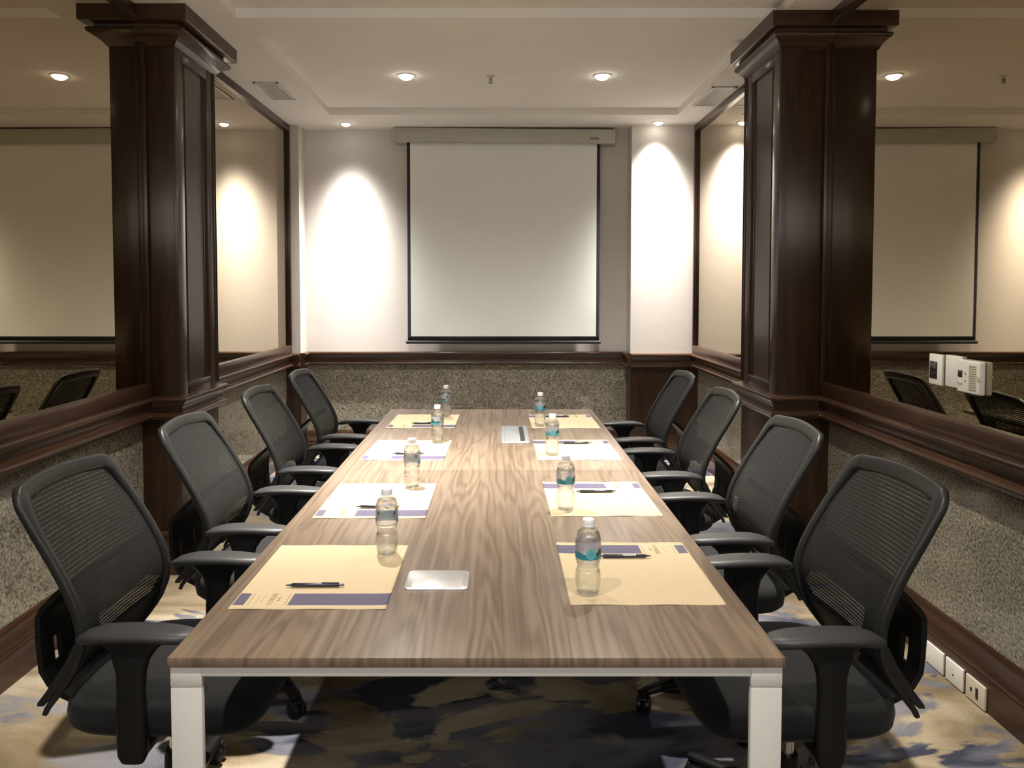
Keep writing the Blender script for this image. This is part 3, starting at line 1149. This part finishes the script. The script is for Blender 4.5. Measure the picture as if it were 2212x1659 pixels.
# ------------------------------------------------------------------ pens (point towards -x; the print or clip on top)
def pen(printed):
    t = thing('ballpoint_pen', 'x', 'pen', (0, 0, 0), 0, 'navy ballpoint pens')
    rr = 0.0048
    zc = rr
    mb = MB()
    mb.lathe([(0.0028, -0.058), (0.0046, -0.054), (0.0048, -0.02), (0.0048, 0.056), (0.0040, 0.058)], 'pen', 20, 'x', (0, 0, zc))
    mb.build('barrel', t)
    mb = MB()
    mb.lathe([(0.0006, -0.071), (0.0014, -0.069), (0.0032, -0.0575), (0.0034, -0.0570)], 'pen_tip', 16, 'x', (0, 0, zc))
    mb.build('tip', t)
    mb = MB()
    mb.lathe([(0.0028, 0.057), (0.0028, 0.068), (0.002, 0.070)], 'pen_tip', 16, 'x', (0, 0, zc))
    mb.build('push_button', t)
    mb = MB()
    if printed:
        mb.box((0.016, -0.0068, zc - 0.0015), (0.057, -0.0044, zc + 0.0015), 'pen', 0.0006)
    else:
        mb.box((0.016, -0.0018, zc + 0.0046), (0.057, 0.0018, zc + 0.0066), 'pen_tip', 0.0006)
    mb.build('clip', t)
    if printed:
        text_obj('printed_name', 'INDIGO', 0.0088, 'white_ink', t, Matrix.Translation((-0.012, 0.0026, zc + 0.0043)) @ Matrix.Rotation(R(-30), 4, 'X') @ Matrix.Scale(1.1, 4, (1, 0, 0)))
    return t
penL, penR = pen(False), pen(True)
PZ = TZ + 0.0020
PL = [(-0.442, 1.757, 1), (-0.396, 2.405, 1), (-0.392, 3.195, 1), (-0.395, 3.925, 0)]
PR = [(0.337, 1.952, 0), (0.345, 2.590, 0.5), (0.360, 3.417, 0), (0.330, 4.145, -1)]
for i, (x, y, a) in enumerate(PL):
    c = penL if i == 0 else copy_tree(penL)
    c.location = (x, y, PZ)
    c.rotation_euler.z = R(a)
    c['label'] = ['navy clip pen lying in the open on the placemat beside the silver cable lid', 'navy pen behind the bottle at the table end, opposite the thermostat side',
                  'navy pen on the third placemat from the table end, opposite the thermostat side', 'navy pen on the placemat at the screen end, opposite the thermostat side'][i]
for i, (x, y, a) in enumerate(PR):
    c = penR if i == 0 else copy_tree(penR)
    c.location = (x, y, PZ)
    c.rotation_euler.z = PI + R(a)
    c['label'] = ['navy printed pen behind the largest-looking water bottle on the thermostat side', 'navy printed pen on the brightly lit placemat before the table seam',
                  'navy printed pen on the placemat beside the long grey cable port', 'navy printed pen on the placemat at the screen end, on the thermostat side'][i]

# ------------------------------------------------------------------ water bottles
def bottle():
    t = thing('water_bottle', 'x', 'bottle', (0, 0, 0), 0, 'small plastic water bottles')
    prof = [(0.012, 0.003), (0.019, 0.0005), (0.0245, 0.001), (0.0270, 0.006), (0.0285, 0.014), (0.0298, 0.026), (0.0302, 0.036), (0.0299, 0.044), (0.0290, 0.0475), (0.0297, 0.051), (0.0285, 0.056),
            (0.0265, 0.0600), (0.0258, 0.0645), (0.0262, 0.069), (0.0278, 0.0735), (0.0270, 0.0762), (0.0290, 0.079), (0.0297, 0.0825), (0.0288, 0.0848), (0.0298, 0.087), (0.0298, 0.127), (0.0303, 0.129), (0.0300, 0.131),
            (0.0292, 0.136), (0.0276, 0.142), (0.0250, 0.148), (0.0215, 0.1535), (0.0175, 0.1575), (0.0142, 0.1600), (0.0130, 0.1625), (0.0128, 0.1665)]
    def petal(a, h):
        if h < 0.02 and h > 0.0008:
            return -0.05 * (1 - h / 0.02) * (0.5 + 0.5 * math.cos(10 * a))
        if 0.020 <= h <= 0.046:
            return -0.012 * (0.5 + 0.5 * math.cos(10 * a))
        return 0
    mb = MB()
    mb.lathe(prof, 'pet', 60, petal=petal)
    body = mb.build('bottle_body', t, smooth=60)
    mb = MB()
    w_ = [(max(r - 0.0009, 0.002), z + 0.0006) for r, z in prof if z < 0.150]
    w_.append((w_[-1][0] * 0.98, w_[-1][1] + 0.0003))
    mb.lathe(w_, 'water', 60, petal=petal)
    mb.build('water', t, smooth=60)
    mb = MB()
    mb.lathe([(0.0135, 0.1605), (0.0150, 0.161), (0.0150, 0.1635), (0.0146, 0.164), (0.0148, 0.165), (0.0148, 0.1745), (0.0136, 0.1768), (0.004, 0.1772)], 'cap', 48,
             petal=lambda a, h: -0.02 * (0.5 + 0.5 * math.cos(36 * a)) if 0.164 < h < 0.176 else 0)
    mb.build('cap', t, smooth=50)
    # wrap label; front of the print at angle 0
    mb = MB()
    na, nz = 120, 30
    z0, z1 = 0.0878, 0.1262
    P = [[(0.0304 * math.cos(2 * PI * j / na), 0.0304 * math.sin(2 * PI * j / na), z0 + (z1 - z0) * i / nz) for j in range(na)] for i in range(nz + 1)]
    def mt(i, j):
        a = 2 * PI * (j + 0.5) / na
        if a > PI:
            a -= 2 * PI
        s = a * 0.0304                      # arc length from the front
        z = (i + 0.5) / nz * (z1 - z0)
        d = math.hypot(s, z - 0.0145)
        if d < 0.0125:
            return 'label_ring' if 0.0095 < d < 0.0108 else 'label_emblem'
        if abs(a) > 2.05:
            if abs(abs(a) - 2.35) < 0.12 and 0.024 < z < 0.034:
                return 'label_green'
            return 'label_back' if z > 0.004 else 'label_lilac'
        if z < 0.0145 + 0.0025 * math.sin(s * 150):
            if s > 0.012 and z > 0.0075 + (s - 0.026) * -0.2 and z > 0.0085:
                return 'label_green'
            return 'label_teal'
        if 0.012 < s < 0.042 and z < 0.0145 + 0.012 * (1 - abs(s - 0.026) / 0.014):
            return 'label_green'
        return 'label_lilac'
    mb.grid(P, mt, wrap=True)
    mb.build('wrap_label', body, smooth=180)
    return t
b0 = bottle()
BZ = TZ + 0.0022
BR = [(0.211, 1.722, -90 + 7), (0.219, 2.392, -75), (0.233, 3.192, -88), (0.219, 3.868, -92)]
BL = [(-0.303, 1.986, 95), (-0.314, 2.664, 80), (-0.286, 3.445, 178), (-0.297, 4.152, 150)]
for i, (x, y, a) in enumerate(BR):
    c = b0 if i == 0 else copy_tree(b0)
    c.location = (x, y, BZ)
    c.rotation_euler.z = R(a)
    c['label'] = ['clear water bottle with a teal label at the table end, on the thermostat side', 'clear water bottle on the brightly lit placemat before the table seam',
                  'clear water bottle with a teal label beside the long grey cable port, in front', 'clear water bottle with a teal label at the screen end, on the thermostat side'][i]
for i, (x, y, a) in enumerate(BL):
    c = copy_tree(b0)
    c.location = (x, y, BZ)
    c.rotation_euler.z = R(a)
    c['label'] = ['clear water bottle with its label back showing, standing behind the silver cable lid', 'clear water bottle second from the table end, opposite the thermostat side',
                  'clear water bottle third from the table end, opposite the thermostat side', 'clear water bottle at the screen end, opposite the thermostat side'][i]

# ------------------------------------------------------------------ plates on the thermostat mirror (all face -x)
t = thing('switch_plate', 'white wall switch plate with a dark glossy window, on the mirror', 'switch plate', (XR, 2.812, 1.154))
mb = MB()
mb.box((-0.011, -0.042, -0.058), (0, 0.042, 0.058), 'white_plastic', 0.003)
mb.build('plate', t)
mb = MB()
mb.box((-0.0125, -0.012, -0.036), (-0.009, 0.036, 0.030), 'dark_glass', 0.001)
mb.build('window', t)
t = thing('blank_plate', 'plain white wall plate on the mirror, behind the thermostat', 'wall plate', (XR, 2.703, 1.158))
mb = MB()
mb.box((-0.012, -0.046, -0.058), (0, 0.046, 0.058), 'white_plastic', 0.003)
mb.build('plate', t)
t = thing('thermostat', 'boxy white thermostat with a small display and slotted cover, on the mirror', 'thermostat', (XR, 2.597, 1.150))
mb = MB()
mb.box((-0.024, -0.062, -0.058), (0, 0.062, 0.058), 'white_plastic', 0.006, 3)
mb.build('body', t)
mb = MB()
mb.box((-0.0256, 0.030, -0.004), (-0.022, 0.054, 0.020), 'dark_glass', 0.0006)
mb.build('display', t)
mb = MB()
for k in range(11):
    z = -0.040 + 0.008 * k
    mb.box((-0.027, -0.046, z - 0.0022), (-0.0235, -0.010, z + 0.0022), 'grey_plastic', 0.0006)
mb.box((-0.0255, -0.048, -0.046), (-0.022, -0.008, 0.046), 'cream_plastic', 0.001)
mb.build('slotted_cover', t)
for y, z in ((0.012, 0.012), (0.012, -0.014), (0.050, -0.026), (0.034, -0.026)):
    mb = MB()
    mb.lathe([(0.0042, -0.0265), (0.0046, -0.0225)], 'grey_plastic', 16, 'x', (0, y, z))
    mb.build('button', t)
mb = MB()
mb.lathe([(0.010, -0.0258), (0.0105, -0.022)], 'cream_plastic', 20, 'x', (0, -0.055, 0.0))
mb.build('dial', t)

# socket plates on the baseboard
XF = GR - 0.022
for i, (y0, y1) in enumerate(((2.862, 2.968), (2.737, 2.849), (2.618, 2.722), (2.497, 2.602))):
    t = thing('socket_plate', ['white socket plate on the baseboard, first of four from the screen', 'blank white socket plate on the baseboard, second of four from the screen',
              'white socket plate with one small hole, third of four on the baseboard', 'cream data socket plate with two dark openings on the baseboard'][i], 'socket plate', (XF, (y0 + y1) / 2, 0.003), 0, 'socket plates on the baseboard')
    hw = (y1 - y0) / 2
    mb = MB()
    mb.box((-0.009, -hw, 0), (0, hw, 0.083), 'cream_plastic' if i == 3 else 'white_plastic', 0.003, 3)
    mb.build('plate', t)
    if i == 2:
        mb = MB()
        mb.lathe([(0.004, -0.0096), (0.004, -0.0085)], 'dark_hole', 14, 'x', (0, 0.004, 0.036))
        mb.build('hole', t)
        mb = MB()
        mb.box((-0.0095, 0.002, 0.054), (-0.0085, 0.024, 0.0555), 'grey_plastic')
        mb.build('mark', t)
    if i == 3:
        for ya, yb, za, zb in ((0.016, 0.026, 0.034, 0.048), (-0.018, -0.004, 0.020, 0.060)):
            mb = MB()
            mb.box((-0.0098, ya, za), (-0.0085, yb, zb), 'dark_hole', 0.0004)
            mb.build('socket_opening', t)
